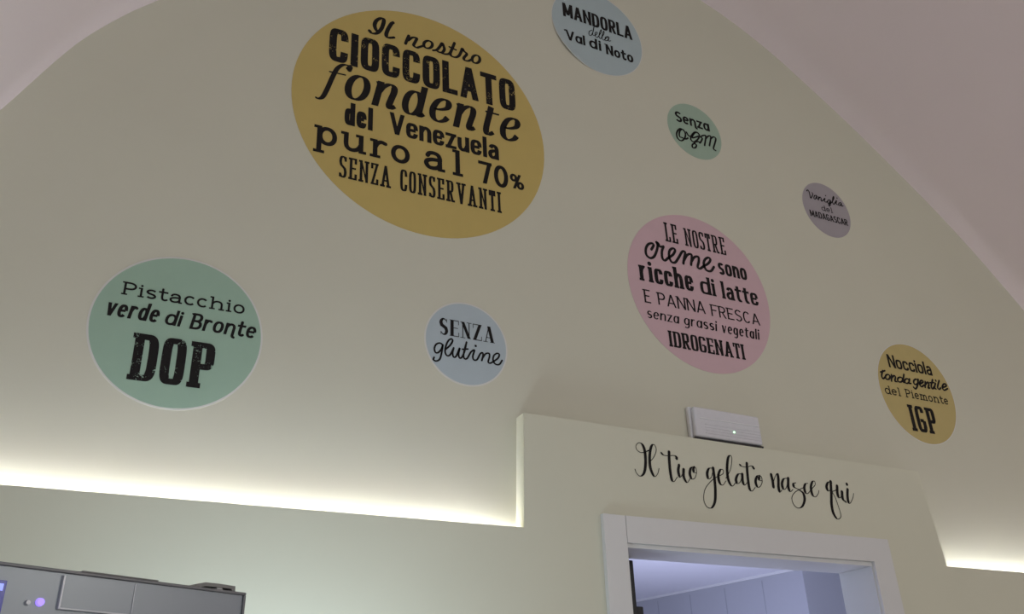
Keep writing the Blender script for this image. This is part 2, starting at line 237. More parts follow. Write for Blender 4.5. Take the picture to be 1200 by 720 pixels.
# ---------------------------------------------------------------- helpers
def obj(name, bm, m, parent=None, kind=None, smooth=False, loc=None):
    me = bpy.data.meshes.new(name)
    bmesh.ops.recalc_face_normals(bm, faces=bm.faces)
    bm.to_mesh(me)
    bm.free()
    me.materials.append(m)
    if smooth:
        for p in me.polygons:
            p.use_smooth = True
    o = bpy.data.objects.new(name, me)
    COL.objects.link(o)
    if parent:
        o.parent = parent
        o.matrix_parent_inverse = Matrix.Translation(-parent.location) if parent.rotation_euler.z == 0 else parent.matrix_basis.inverted()
    if kind:
        o['kind'] = kind
    return o


def thing(name, label, cat, loc=(0, 0, 0), rz=0.0, group=None):
    o = bpy.data.objects.new(name, None)
    o.empty_display_size = 0.05
    COL.objects.link(o)
    o.location = loc
    o.rotation_euler = (0, 0, rz)
    o['label'] = label
    o['category'] = cat
    if group:
        o['group'] = group
    return o


def box(bm, x0, x1, y0, y1, z0, z1, bev=0.0):
    c = bmesh.ops.create_cube(bm, size=1.0)['verts']
    for v in c:
        v.co = Vector((x0 + (v.co.x + .5) * (x1 - x0), y0 + (v.co.y + .5) * (y1 - y0), z0 + (v.co.z + .5) * (z1 - z0)))
    if bev:
        es = list({e for v in c for e in v.link_edges})
        bmesh.ops.bevel(bm, geom=es, offset=bev, segments=2, affect='EDGES', profile=0.5)
    return bm


def prism(bm, pts, y0, y1):
    """extrude an outline in the x-z plane from y0 to y1"""
    a = [bm.verts.new((x, y0, z)) for x, z in pts]
    b = [bm.verts.new((x, y1, z)) for x, z in pts]
    bm.faces.new(a)
    bm.faces.new(b[::-1])
    n = len(pts)
    for i in range(n):
        j = (i + 1) % n
        bm.faces.new((a[i], b[i], b[j], a[j]))
    return bm


def catmull(P, k=6):
    if len(P) < 3:
        return list(P)
    out = []
    n = len(P)
    closed = abs(P[0][0] - P[-1][0]) + abs(P[0][1] - P[-1][1]) < 1e-7
    for i in range(n - 1):
        p1, p2 = P[i], P[i + 1]
        p0 = P[i - 1] if i else (P[-2] if closed else (2 * p1[0] - p2[0], 2 * p1[1] - p2[1]))
        p3 = P[i + 2] if i + 2 < n else (P[1] if closed else (2 * p2[0] - p1[0], 2 * p2[1] - p1[1]))
        for q in range(k):
            t = q / k
            out.append(tuple(0.5 * (2 * p1[c] + (p2[c] - p0[c]) * t + (2 * p0[c] - 5 * p1[c] + 4 * p2[c] - p3[c]) * t * t
                                    + (3 * p1[c] - p0[c] - 3 * p2[c] + p3[c]) * t ** 3) for c in (0, 1)))
    out.append(tuple(P[-1]))
    return out


class Ink:
    """collects flat letter strokes (local x along the line, y up) and lays them on a wall plane"""
    def __init__(self, place):
        self.bm = bmesh.new()
        self.place = place
        self.layer = 0        # strokes that cross lie a hair apart
        self.lock = False

    def poly(self, pts):
        if not self.lock:
            self.layer = (self.layer + 1) % 12
        dy = -3e-5 * self.layer
        vs = []
        for p in pts:
            x, y, z = self.place(*p)
            vs.append(self.bm.verts.new((x, y + dy, z)))
        if len(vs) >= 3:
            self.bm.faces.new(vs)

    def disc(self, x, y, r, n=12, ry=None):
        ry = ry or r
        self.poly([(x + r * math.cos(2 * math.pi * i / n), y + ry * math.sin(2 * math.pi * i / n)) for i in range(n)])

    def ribbon(self, pts, width, caps=True):
        P = [pts[0]]
        for p in pts[1:]:
            if math.hypot(p[0] - P[-1][0], p[1] - P[-1][1]) > 1e-6:
                P.append(p)
        if len(P) < 2:
            return
        n = len(P)
        loop = n > 4 and math.hypot(P[0][0] - P[-1][0], P[0][1] - P[-1][1]) < 1e-7
        if loop:
            caps = False
        L, R_, Wd = [], [], []
        for i in range(n):
            a = P[i - 1] if i else (P[-2] if loop else P[0])
            b = P[i + 1] if i < n - 1 else (P[1] if loop else P[-1])
            dx, dy = b[0] - a[0], b[1] - a[1]
            d = math.hypot(dx, dy) or 1e-9
            dx, dy = dx / d, dy / d
            miter = 1.0
            if 0 < i < n - 1:
                ux, uy = P[i][0] - P[i - 1][0], P[i][1] - P[i - 1][1]
                u = math.hypot(ux, uy)
                miter = 1.0 / max(0.45, abs((ux * dx + uy * dy) / u))
                if len(pts) > 8:
                    miter = min(miter, 1.15)
            w = width(dx, dy, i / (n - 1)) * 0.5
            Wd.append(w)
            w *= miter
            L.append((P[i][0] - dy * w, P[i][1] + dx * w))
            R_.append((P[i][0] + dy * w, P[i][1] - dx * w))
        self.layer = (self.layer + 1) % 12
        self.lock = True
        for i in range(n - 1):
            self.poly([L[i], L[i + 1], R_[i + 1], R_[i]])
        self.lock = False
        if caps:
            self.disc(*P[0], Wd[0], 10)
            self.disc(*P[-1], Wd[-1], 10)


# ---------------------------------------------------------------- letter skeletons: width, strokes
def sup(cx, cy, rx, ry, a0, a1, n, k=None):
    k = k or max(6, int(abs(a1 - a0) / 9))
    o = []
    for i in range(k + 1):
        a = math.radians(a0 + (a1 - a0) * i / k)
        c, s = math.cos(a), math.sin(a)
        o.append((cx + rx * math.copysign(abs(c) ** (2 / n), c), cy + ry * math.copysign(abs(s) ** (2 / n), s)))
    return o


X = 0.68
G = {
 'A': (.62, [('d', 0, 0, .31, 1), ('d', .62, 0, .31, 1), ('h', .12, .5, .28), ('b', 0), ('b', .62)]),
 'C': (.52, [('o', .26, .5, .26, .5, 40, 320)]),
 'D': (.52, [('v', 0, 0, 1), ('k', 0, 1, .16, .5, .36, .5, 90, -90, 0, 0), ('tb', 0), ('bb', 0)]),
 'E': (.46, [('v', 0, 0, 1), ('h', 0, .44, 1), ('h', 0, .36, .52), ('h', 0, .46, 0), ('tb', 0), ('bb', 0), ('e', .44, 1, -1), ('e', .46, 0, 1)]),
 'F': (.44, [('v', 0, 0, 1), ('h', 0, .44, 1), ('h', 0, .36, .52), ('b', 0), ('tb', 0), ('e', .44, 1, -1)]),
 'G': (.54, [('o', .27, .5, .27, .5, 40, 335), ('h', .2, .54, .44), ('v', .54, .14, .44)]),
 'I': (0, [('v', 0, 0, 1), ('t', 0), ('b', 0)]),
 'L': (.42, [('v', 0, 0, 1), ('h', 0, .42, 0), ('t', 0), ('bb', 0), ('e', .42, 0, 1)]),
 'M': (.74, [('v', 0, 0, 1), ('v', .74, 0, 1), ('d', 0, 1, .37, .1), ('d', .74, 1, .37, .1), ('b', 0), ('b', .74)]),
 'N': (.56, [('v', 0, 0, 1), ('v', .56, 0, 1), ('D', 0, 1, .56, 0), ('b', 0), ('tb', 0), ('t', .56)]),
 'O': (.52, [('o', .26, .5, .26, .5, 0, 360)]),
 'P': (.48, [('v', 0, 0, 1), ('k', 0, 1, .2, .73, .28, .27, 90, -90, 0, .46), ('b', 0), ('tb', 0)]),
 'R': (.50, [('v', 0, 0, 1), ('k', 0, 1, .2, .74, .28, .26, 90, -90, 0, .48), ('d', .24, .48, .5, 0), ('b', 0), ('tb', 0), ('br', .5)]),
 'S': (.48, [('S', .24, .48, 1)]),
 'T': (.52, [('v', .26, 0, 1), ('h', 0, .52, 1), ('b', .26), ('e', 0, 1, -1), ('e', .52, 1, -1)]),
 'V': (.62, [('d', 0, 1, .31, 0), ('d', .62, 1, .31, 0), ('t', 0), ('t', .62)]),
 'Z': (.50, [('h', 0, .5, 1), ('h', 0, .5, 0), ('D', .5, 1, 0, 0), ('e', 0, 1, -1), ('e', .5, 0, 1)]),
 'B': (.50, [('v', 0, 0, 1), ('k', 0, 1, .2, .76, .25, .24, 90, -90, 0, .52), ('k', 0, .52, .2, .26, .30, .26, 90, -90, 0, 0)]),
 'a': (.42, [('c', [(.04, .53), (.1, .64), (.22, X), (.36, .63), (.42, .48), (.42, .3)]), ('V', .42, 0, .32), ('c', [(.42, .40), (.2, .38), (.04, .30), (0, .17), (.07, .03), (.2, 0), (.34, .05), (.42, .17)]), ('bf', .42)]),
 'ɑ': (.46, [('o', .22, X / 2, .22, X / 2, 0, 360), ('V', .46, 0, X), ('bf', .46)]),
 'c': (.42, [('o', .22, X / 2, .22, X / 2, 42, 318)]),
 'd': (.46, [('o', .22, X / 2, .22, X / 2, 0, 360), ('V', .46, 0, 1), ('tl', .46, 1), ('bf', .46)]),
 'e': (.44, [('h', .02, .43, .36), ('o', .22, X / 2, .22, X / 2, 3, 318)]),
 'g': (.46, [('o', .22, .36, .22, .32, 0, 360), ('c', [(.46, X), (.46, .2), (.45, -.1), (.36, -.26), (.2, -.3), (.04, -.22)])]),
 'h': (.46, [('V', 0, 0, 1), ('c', [(0, .42), (.1, .61), (.26, X), (.41, .6), (.46, .44)]), ('V', .46, 0, .46), ('tl', 0, 1), ('b', 0), ('b', .46)]),
 'i': (0, [('V', 0, 0, X), ('dot', 0, .93), ('tl', 0, X), ('b', 0)]),
 'l': (0, [('V', 0, 0, 1), ('tl', 0, 1), ('b', 0)]),
 'm': (.72, [('V', 0, 0, X), ('c', [(0, .42), (.08, .61), (.2, X), (.32, .6), (.36, .44)]), ('V', .36, 0, .46), ('c', [(.36, .42), (.44, .61), (.56, X), (.68, .6), (.72, .44)]), ('V', .72, 0, .46), ('tl', 0, X), ('b', 0), ('b', .36), ('b', .72)]),
 'n': (.46, [('V', 0, 0, X), ('c', [(0, .42), (.1, .61), (.26, X), (.41, .6), (.46, .44)]), ('V', .46, 0, .46), ('tl', 0, X), ('b', 0), ('b', .46)]),
 'o': (.46, [('o', .23, X / 2, .23, X / 2, 0, 360)]),
 'p': (.46, [('o', .24, X / 2, .22, X / 2, 0, 360), ('V', 0, -.32, X), ('tl', 0, X), ('bd', 0)]),
 'r': (.32, [('V', 0, 0, X), ('c', [(0, .40), (.08, .60), (.2, X), (.32, .64)]), ('tl', 0, X), ('b', 0)]),
 's': (.38, [('S', .19, .38, X)]),
 't': (.34, [('c', [(.13, .95), (.13, .6), (.13, .2), (.18, .04), (.28, 0), (.36, .05)]), ('h', 0, .34, X)]),
 'u': (.46, [('c', [(0, X), (0, .24), (.06, .06), (.2, 0), (.36, .08), (.46, .28)]), ('V', .46, 0, X), ('tl', 0, X), ('tl', .46, X), ('bf', .46)]),
 'v': (.46, [('d', 0, X, .23, 0), ('d', .46, X, .23, 0)]),
 'z': (.40, [('h', 0, .4, X), ('h', 0, .4, 0), ('D', .4, X, 0, 0)]),
 '7': (.50, [('h', 0, .5, 1), ('d', .5, 1, .2, 0), ('e', 0, 1, -1)]),
 '0': (.54, [('o', .27, .5, .27, .5, 0, 360)]),
 '%': (.80, [('o', .17, .76, .17, .22, 0, 360), ('o', .63, .22, .17, .22, 0, 360), ('d', .62, 1, .18, 0)]),
 # cursive italic forms with turned-up exits
 'ital_n': (.50, [('c', [(-.08, .635), (-.02, .655), (.05, .665)]), ('V', .03, 0, X), ('c', [(.03, .38), (.12, .57), (.27, X), (.39, .63), (.42, .48), (.39, .24), (.38, .08), (.43, .01), (.54, .09)])]),
 'ital_d': (.48, [('o', .20, .34, .20, .34, 0, 360), ('c', [(.32, .85), (.38, .855), (.42, .86)]), ('V', .41, .1, .87), ('c', [(.41, .16), (.41, .06), (.45, .01), (.55, .09)])]),
 'ital_e': (.42, [('c', [(.03, .34), (.2, .36), (.36, .44), (.40, .56), (.34, .66), (.22, X), (.08, .58), (0, .34), (.05, .1), (.2, 0), (.36, .06), (.44, .18)])]),
 'ital_t': (.30, [('c', [(.12, .86), (.11, .6), (.09, .22), (.12, .05), (.2, .01), (.32, .10)]), ('h', -.02, .30, X)]),
}

STY = {
 #          stem  horiz  n    slant  gap  extras
 'block': dict(sw=.178, hw=.155, n=4.6, gap=.065),
 'sansb': dict(sw=.180, hw=.143, n=3.0, gap=.05),
 'didital': dict(sw=.155, hw=.050, n=2.1, slant=.20, gap=.075, contrast=True, ital=True),
 'type': dict(sw=.160, hw=.140, n=2.1, gap=.12, slab=.10, st=.11),
 'typed': dict(sw=.175, hw=.145, n=2.1, gap=.08),
 'typel': dict(sw=.150, hw=.130, n=2.1, gap=.12, slab=.12, st=.11),
 'slab': dict(sw=.108, hw=.080, n=3.6, gap=.065, slab=.045, st=.095),
 'slabb': dict(sw=.185, hw=.100, n=4.2, gap=.05, slab=.04, st=.11),
 'slabh': dict(sw=.178, hw=.125, n=4.4, gap=.07, slab=.045, st=.11),
 'ital':   dict(sw=.165, hw=.135, n=2.3, slant=.16, gap=.075, tails=True),
 'didone': dict(sw=.200, hw=.045, n=2.1, gap=.08, contrast=True, slab=.05, st=.035),
 'tusc':   dict(sw=.185, hw=.120, n=3.4, gap=.06, slab=.03, st=.10),
 'flare': dict(sw=.138, hw=.10, n=2.3, gap=.11, slab=.0, flag=True),
 'serif': dict(sw=.170, hw=.085, n=2.1, slant=.14, gap=.11, contrast=True, single=True),
 'hand': dict(sw=.195, hw=.165, n=2.2, gap=.06, flag=True, single=True, tails=True),
}


def set_word(ink, text, style, length, H):
    s_ = STY[style]
    sw, hw = s_['sw'] * H, s_['hw'] * H
    n_, gap = s_['n'], s_['gap'] * H
    slant = s_.get('slant', 0.0)
    slab, st = s_.get('slab', 0) * H, s_.get('st', 0) * H
    con = s_.get('contrast', False)
    gl = []
    for ch in text:
        k = ch
        if s_.get('ital') and 'ital_' + ch in G:
            k = 'ital_' + ch
        if s_.get('single') and ch == 'a':
            k = 'ɑ'
        gl.append((ch, k))

    def left(ch):          # room for serifs at either side of a glyph
        return slab if ch in 'ADBEFILMNPRVphilmnru' else 0.0

    def right(ch):
        return slab if ch in 'AIMNRVhlimnau' else 0.0
    fixed = sum(sw + left(c) + right(c) for c, _ in gl) + gap * (len(gl) - 1)
    tw = sum(G[k][0] for _, k in gl) * H
    s = (length - fixed) / tw if tw else 1.0
    top = 1.5 if style == 'typel' else 1.1
    if s > top and len(gl) > 1:       # wide setting: open the spacing, not the letters
        gap += (s - top) * tw / (len(gl) - 1)
        s = top
    if s < 0.25:
        f = (length - 0.25 * tw) / fixed
        sw, gap, slab = sw * f, gap * f, slab * f
        s = 0.25
    Y = lambda y: y * (H - hw) + hw / 2
    sh = lambda x, y: (x + slant * y, y)
    wid = (lambda dx, dy, t: hw + (sw - hw) * abs(dy) ** 1.5) if con else (lambda dx, dy, t: hw + (sw - hw) * abs(dy))
    x = 0.0
    for ch, k in gl:
        w, strokes = G[k]
        x += left(ch)
        x0 = x + sw / 2
        XX = lambda u: x0 + u * s * H

        def quad(pts):
            ink.poly([sh(*p) for p in pts])

        def end(y):       # full height of a stem end
            if y >= .999: return H
            if y <= 0: return y * H if y < 0 else 0.0
            if y > .84 and y < .9: return y * H
            if abs(y - X) < 1e-6: return Y(X) + hw / 2
            return Y(y)
        for q in strokes:
            t = q[0]
            if t in 'vV' and len(t) == 1:
                a = sw / 2
                if t == 'v' and con and ch in 'N':
                    a = hw * .6
                quad([(XX(q[1]) - a, end(q[2])), (XX(q[1]) + a, end(q[2])), (XX(q[1]) + a, end(q[3])), (XX(q[1]) - a, end(q[3]))])
                if t == 'v' and s_.get('flag') and q[1] == 0 and q[3] == 1:
                    quad([(XX(0) - a - .11 * H, H * .985), (XX(0) - a - .08 * H, H * .90), (XX(0), H * .90), (XX(0), H)])
            elif t == 'h':
                y = Y(q[3]); a = hw / 2
                e0 = sw / 2 if ch in 'EFLTZGz7t' and q[1] == 0 else 0
                e1 = sw / 2 if ch in 'EFLTZz7t' else 0
                quad([(XX(q[1]) - e0, y - a), (XX(q[2]) + e1, y - a), (XX(q[2]) + e1, y + a), (XX(q[1]) - e0, y + a)])
            elif t in ('d', 'D'):
                xa, xb = XX(q[1]), XX(q[3])
                ya, yb = end(q[2]) if q[2] in (0, 1, X) else Y(q[2]), end(q[4]) if q[4] in (0, 1, X) else Y(q[4])
                L_ = math.hypot(xb - xa, yb - ya)
                a = sw * .5 * min(1.6, L_ / max(1e-6, abs(yb - ya))) * (.95 if t == 'd' else (.9 if s > .7 or con or ch not in 'N' else .55))
                if con:
                    thick = (xb - xa) * (yb - ya) < 0
                    if ch in 'Zz': thick = True
                    if not thick: a = hw * .6
                quad([(xa - a, ya), (xa + a, ya), (xb + a, yb), (xb - a, yb)])
                if s_.get('flag') and ch == 'V' and q[1] == 0:
                    quad([(xa - a - .13 * H, H * .93), (xa - a - .10 * H, H * .82), (xa, H * .88), (xa + a, H), (xa - a * .4, H)])
            elif t == 'o':
                a0, a1 = q[5], q[6]
                if abs(a1 - a0) < 360 and n_ > 2.5:      # squarer letters: bring the terminals down to the same height
                    f = lambda a: math.degrees(math.asin((.58 if ch == 'G' else .40) ** (n_ / 2)))
                    a0 = f(a0) if 10 < a0 else a0
                    a1 = 360 - f(a1) if a1 < 330 else a1
                P = [sh(XX(0) + px * s * H, Y(py)) for px, py in sup(*q[1:5], a0, a1, n_, 40)]
                full = abs(q[6] - q[5]) >= 360
                if full:
                    P[-1] = P[0]
                ink.ribbon(P, wid, caps=False)
                if con and not full and ch == 'c':
                    ink.disc(*P[0], sw * .42)
            elif t == 'k':
                P = [(q[1], q[2])] + sup(q[3], q[4], q[5], q[6], q[7], q[8], n_) + [(q[9], q[10])]
                ink.ribbon([sh(XX(px), Y(py)) for px, py in P], wid, caps=False)
            elif t == 'S':
                cx, w_, h_ = q[1], q[2], q[3]
                m = max(2.0, n_ * .8)
                P = sup(cx, h_ * .745, w_ * .5, h_ * .255, 28, 200, m)[:-2] + \
                    [(cx - w_ * .36, h_ * .585), (cx, h_ * .505), (cx + w_ * .36, h_ * .42)] + \
                    sup(cx, h_ * .26, w_ * .5, h_ * .26, 20, -152, m)[2:]
                wS = (lambda dx, dy, t_: hw + (sw - hw) * (math.sin(math.pi * min(1, max(0, t_))) ** 2)) if con else wid
                ink.ribbon([sh(XX(px), Y(py)) for px, py in P], wS, caps=False)
                if slab and ch == 'S':
                    for px, yy, d in ((XX(w_), Y(.80), 1), (XX(0), Y(.2), -1)):
                        quad([(px - st * .5, yy - H * .02), (px + st * .45, yy - H * .02), (px + st * .45, yy + d * H * .2), (px - st * .5, yy + d * H * .2)])
            elif t == 'c':
                P = [sh(XX(px), Y(py)) for px, py in catmull(q[1], 5)]
                ink.ribbon(P, wid, caps=bool(not con and n_ < 2.4))
            elif t == 'dot':
                r = max(sw * .56, hw * .6)
                ink.disc(*sh(XX(0), min(H * .98 - r * .4, Y(q[2]))), r)
            elif slab and t in ('b', 't', 'tb', 'bb', 'br', 'tl', 'bf', 'bd', 'e'):
                px = XX(q[1]); a = sw / 2
                if t == 'e':       # beak at the free end of an arm
                    y = Y(q[2]); d = q[3]
                    px += (sw / 2 - st * .5) if q[1] > 0 else (-sw / 2 + st * .5)
                    y1 = y - hw / 2 if d > 0 else y + hw / 2
                    quad([(px - st * .5, y1), (px + st * .5, y1), (px + st * .5, y1 + d * H * .27), (px - st * .5, y1 + d * H * .27)])
                    continue
                l, r = a + slab, a + slab
                if t in ('tb', 'bb', 'tl'): r = a
                if t in ('br', 'bf'): l = a
                if t in ('b', 'bb', 'br', 'bf'): ya, yb = 0.0, st
                elif t == 'bd': ya, yb = -.32 * H, -.32 * H + st
                elif t == 'tl': yb = end(q[2]); ya = yb - st
                else: ya, yb = H - st, H
                quad([(px - l, ya), (px + r, ya), (px + r, yb), (px - l, yb)])
        if s_.get('tails') and ch == 'n':
            P = [sh(XX(px), Y(py)) for px, py in catmull([(.46, .3), (.46, 0), (.48, -.16), (.58, -.22)], 4)]
            ink.ribbon(P, wid, caps=True)
        if s_.get('tails') and ch == 'B':
            quad([(XX(0) - sw * .5 - .1 * H, H * .97), (XX(0) - sw * .4 - .06 * H, H * .86), (XX(0), H * .88), (XX(0), H)])
        x += w * s * H + sw + right(ch) + gap


# ---------------------------------------------------------------- the setting
WALL_Y = 2.0          # face of the upper (lunette) wall
PANEL_Y = 1.956       # face of the lower cladding that hides the light strips
ARCH = [(-.85, 0), (-.85, 1.2), (-.82, 1.6), (-.745, 1.98), (-.62, 2.33), (-.455, 2.66), (-.304, 2.970), (-.265, 3.054), (-.2155, 3.161),
        (-.170, 3.247), (-.099, 3.350), (-.0224, 3.441), (.18, 3.66), (.45, 3.90), (.78, 4.12), (1.12, 4.27), (1.45, 4.34),
        (1.78, 4.34), (2.05, 4.27), (2.278, 4.165), (2.480, 4.038), (2.714, 3.876), (3.010, 3.647), (3.218, 3.467), (3.418, 3.267), (3.563, 3.103),
        (3.80, 2.80), (4.05, 2.42), (4.24, 2.0), (4.36, 1.55), (4.40, 1.1), (4.40, 0)]
DOOR = (1.326, 2.230, 2.064)
arc_s = catmull(ARCH, 5)
door_notch = [(DOOR[1], 0.0), (DOOR[1], DOOR[2]), (DOOR[0], DOOR[2]), (DOOR[0], 0.0)]

bm = bmesh.new()
prism(bm, arc_s + door_notch, WALL_Y, 2.075)
obj('wall_back', bm, M['wall'], kind='structure')

bm = bmesh.new()
LEDGE_L, LEDGE_R = 2.081, 2.068
# boards standing off the wall, with an open channel for the light strips behind their top edge
prism(bm, [(-.79, 0), (-.752, 1.95), (-.71, 2.0792), (1.0325, LEDGE_L), (1.0433, 2.3845), (2.5331, 2.377), (2.5637, 2.0692), (4.20, 2.0665), (4.40, 1.2), (4.40, 0)] + door_notch, PANEL_Y, 1.969)
prism(bm, [(1.04, 0), (1.0325, LEDGE_L), (1.0433, 2.3845), (2.5331, 2.377), (2.5637, 2.0692), (2.57, 0)] + door_notch, 1.969, WALL_Y)
for x0, x1, z in ((-.70, 1.04, LEDGE_L - .10), (2.55, 4.20, LEDGE_R - .10)):
    box(bm, x0, x1, 1.969, WALL_Y, z, z + .01)
obj('wall_back_cladding', bm, M['cladding'], kind='structure')

# barrel vault and side walls, one shell 60 mm thick
bm = bmesh.new()
cx, cz = 1.8, 1.5
outer = [(x + .06 * (x - cx) / math.hypot(x - cx, z - cz), z + .06 * (z - cz) / math.hypot(x - cx, z - cz)) for x, z in arc_s]
rows = []
for y in (2.075, -4.0):
    rows.append(([bm.verts.new((x, y, z)) for x, z in arc_s], [bm.verts.new((x, y, z)) for x, z in outer]))
for i in range(len(arc_s) - 1):
    bm.faces.new((rows[0][0][i], rows[0][0][i + 1], rows[1][0][i + 1], rows[1][0][i]))
    bm.faces.new((rows[0][1][i], rows[1][1][i], rows[1][1][i + 1], rows[0][1][i + 1]))
    for r in rows:
        bm.faces.new((r[0][i], r[1][i], r[1][i + 1], r[0][i + 1]))
obj('ceiling', bm, M['vault'], kind='structure', smooth=False)

bm = bmesh.new()
box(bm, -1.0, 4.6, -4.0, 7.1, -.06, 0.0)
obj('floor', bm, M['floor'], kind='structure')

# the back room behind the door
RH = 2.40
bm = bmesh.new()
prism(bm, [(.5, RH), (4.5, RH), (4.5, RH + .06), (.5, RH + .06)], 2.075, 7.0)
obj('ceiling_backroom', bm, M['room'], kind='structure')
bm = bmesh.new()
cw = [(4.5, 2.08), (4.5, 3.61), (3.575, 3.61), (3.10, 7.0)]
for i in range(1, 3):
    (xa, ya), (xb, yb) = cw[i], cw[i + 1]
wall = [(4.5, 3.61), (3.575, 3.61), (3.10, 7.0), (4.5, 7.0)]
a = [bm.verts.new((x, y, 0)) for x, y in wall]
b = [bm.verts.new((x, y, RH)) for x, y in wall]
bm.faces.new(a); bm.faces.new(b[::-1])
for i in range(4):
    j = (i + 1) % 4
    bm.faces.new((a[i], a[j], b[j], b[i]))
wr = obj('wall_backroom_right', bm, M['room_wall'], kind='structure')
bm = bmesh.new()
dv = Vector((3.10 - 3.575, 7.0 - 3.61, 0)).normalized()
nv = Vector((-dv.y, dv.x, 0))
for k in range(1, 12):     # fine joints between the wall panels
    p = Vector((3.575, 3.61, 0)) + dv * (.28 * k)
    for z0, z1 in ((0.0, RH - .03),):
        q = [p - dv * .003, p + dv * .003, p + dv * .003 + nv * .0008, p - dv * .003 + nv * .0008]
        lo = [bm.verts.new((v.x, v.y, z0)) for v in q]
        hi = [bm.verts.new((v.x, v.y, z1)) for v in q]
        bm.faces.new(lo); bm.faces.new(hi[::-1])
        for i in range(4):
            bm.faces.new((lo[i], lo[(i + 1) % 4], hi[(i + 1) % 4], hi[i]))
obj('panel_joints', bm, M['joint'], wr)
bm = bmesh.new()
p0, p1 = Vector((3.575, 3.61, 0)), Vector((3.10, 7.0, 0))
q = [p0, p1, p1 + nv * .010, p0 + nv * .010]
lo = [bm.verts.new((v.x, v.y, RH - .012)) for v in q]
hi = [bm.verts.new((v.x, v.y, RH)) for v in q]
bm.faces.new(lo); bm.faces.new(hi[::-1])
for i in range(4):
    bm.faces.new((lo[i], lo[(i + 1) % 4], hi[(i + 1) % 4], hi[i]))
obj('trim_backroom', bm, M['door'], kind='structure')
bm = bmesh.new()
box(bm, .44, .5, 2.075, 7.0, 0, RH)
obj('wall_backroom_left', bm, M['room'], kind='structure')
bm = bmesh.new()
box(bm, .5, 4.5, 7.0, 7.06, 0, RH)
obj('wall_backroom_far', bm, M['room'], kind='structure')
bm = bmesh.new()
box(bm, 4.5, 4.56, 2.075, 7.0, 0, RH)
obj('wall_backroom_side', bm, M['room'], kind='structure')

# door: casing boards, jambs, rubber seal and hinge
door = bpy.data.objects.new('door_1', None)
COL.objects.link(door)
door.location = (1.788, PANEL_Y, 0)
door['kind'] = 'structure'
CF = PANEL_Y - .014
bm = bmesh.new(); prism(bm, [(1.2540, 0), (1.3286, 0), (1.3286, 2.1307), (1.2600, 2.1317)], CF, PANEL_Y)
obj('casing', bm, M['door'], door)
bm = bmesh.new(); prism(bm, [(1.3302, 2.0607), (2.2223, 2.0625), (2.3005, 2.1338), (1.3302, 2.1313)], CF, PANEL_Y)
obj('casing', bm, M['door'], door)
bm = bmesh.new(); prism(bm, [(2.2223, 0), (2.3064, 0), (2.3064, 1.8979), (2.3005, 2.1338), (2.2223, 2.0625)], CF, PANEL_Y)
obj('casing', bm, M['door'], door)
bm = bmesh.new(); box(bm, DOOR[0], DOOR[1], PANEL_Y - .004, 2.085, 2.050, DOOR[2])
obj('head_jamb', bm, M['door'], door)
bm = bmesh.new(); box(bm, DOOR[0], DOOR[0] + .008, PANEL_Y - .004, 2.085, 0, 2.050)
obj('side_jamb', bm, M['door'], door)
bm = bmesh.new(); box(bm, DOOR[1] - .012, DOOR[1], PANEL_Y - .004, 2.085, 0, 2.050)
obj('side_jamb', bm, M['door'], door)
bm = bmesh.new(); box(bm, 1.336, 1.4295, 2.070, 2.10, 0.0, 2.043, .002)
leaf = obj('door_leaf', bm, M['dark'], door)
bm = bmesh.new(); box(bm, 1.4295, 1.452, 2.072, 2.098, 1.84, 1.922, .003)
obj('hinge', bm, M['dark'], door)

# ---------------------------------------------------------------- light strips lying on the cladding ledges
def strip(x0, x1, z, label):
    t = thing('light_strip', label, 'light', ((x0 + x1) / 2, 1.985, z), group='light strips hidden behind the wall ledges')
    b = bmesh.new(); box(b, x0, x1, 1.969, 1.9705, z, z + .020)
    obj('profile', b, M['alu'], t)
    b = bmesh.new(); box(b, x0 + .004, x1 - .004, 1.9705, 1.9715, z + .003, z + .017)
    obj('diffuser', b, M['led'], t)
    return t


strip(-.68, 1.012, LEDGE_L - .09, 'long white light strip glowing behind the ledge left of the door panel')
strip(2.575, 4.15, LEDGE_R - .09, 'white light strip glowing behind the ledge right of the door panel')

# ---------------------------------------------------------------- emergency light
el = thing('emergency_light', 'white emergency light with green indicator on the wall above the doorway', 'emergency light', (1.748, WALL_Y, 2.392))
bm = bmesh.new(); box(bm, 1.617, 1.882, 1.984, 2.0, 2.392, 2.492, .004)
obj('housing', bm, M['lamp_white'], el)
bm = bmesh.new(); prism(bm, [(1.622, 2.395), (1.878, 2.395), (1.876, 2.487), (1.626, 2.489)], 1.968, 1.985)
o = obj('diffuser', bm, M['lamp_diff'], el)
bv = o.modifiers.new('bevel', 'BEVEL'); bv.width = .006; bv.segments = 3
bm = bmesh.new()
box(bm, 1.643, 1.868, 1.9655, 1.969, 2.452, 2.4555, .001)
obj('cover_ridge', bm, M['lamp_white'], el)
bm = bmesh.new()
for k in range(4):
    box(bm, 1.66, 1.872, 1.9667, 1.969, 2.408 + .009 * k, 2.4105 + .009 * k)
obj('cover_grooves', bm, M['lamp_diff'], el)
bm = bmesh.new(); box(bm, 1.620, 1.879, 1.970, 1.9995, 2.3875, 2.3925)  # black strip standing in for the shade under the lamp body
obj('underside_shade', bm, M['dark'], el)
bm = bmesh.new()
bmesh.ops.create_uvsphere(bm, u_segments=12, v_segments=8, radius=.0028, matrix=Matrix.Translation((1.768, 1.967, 2.4235)))
obj('indicator_light', bm, M['green'], el, smooth=True)

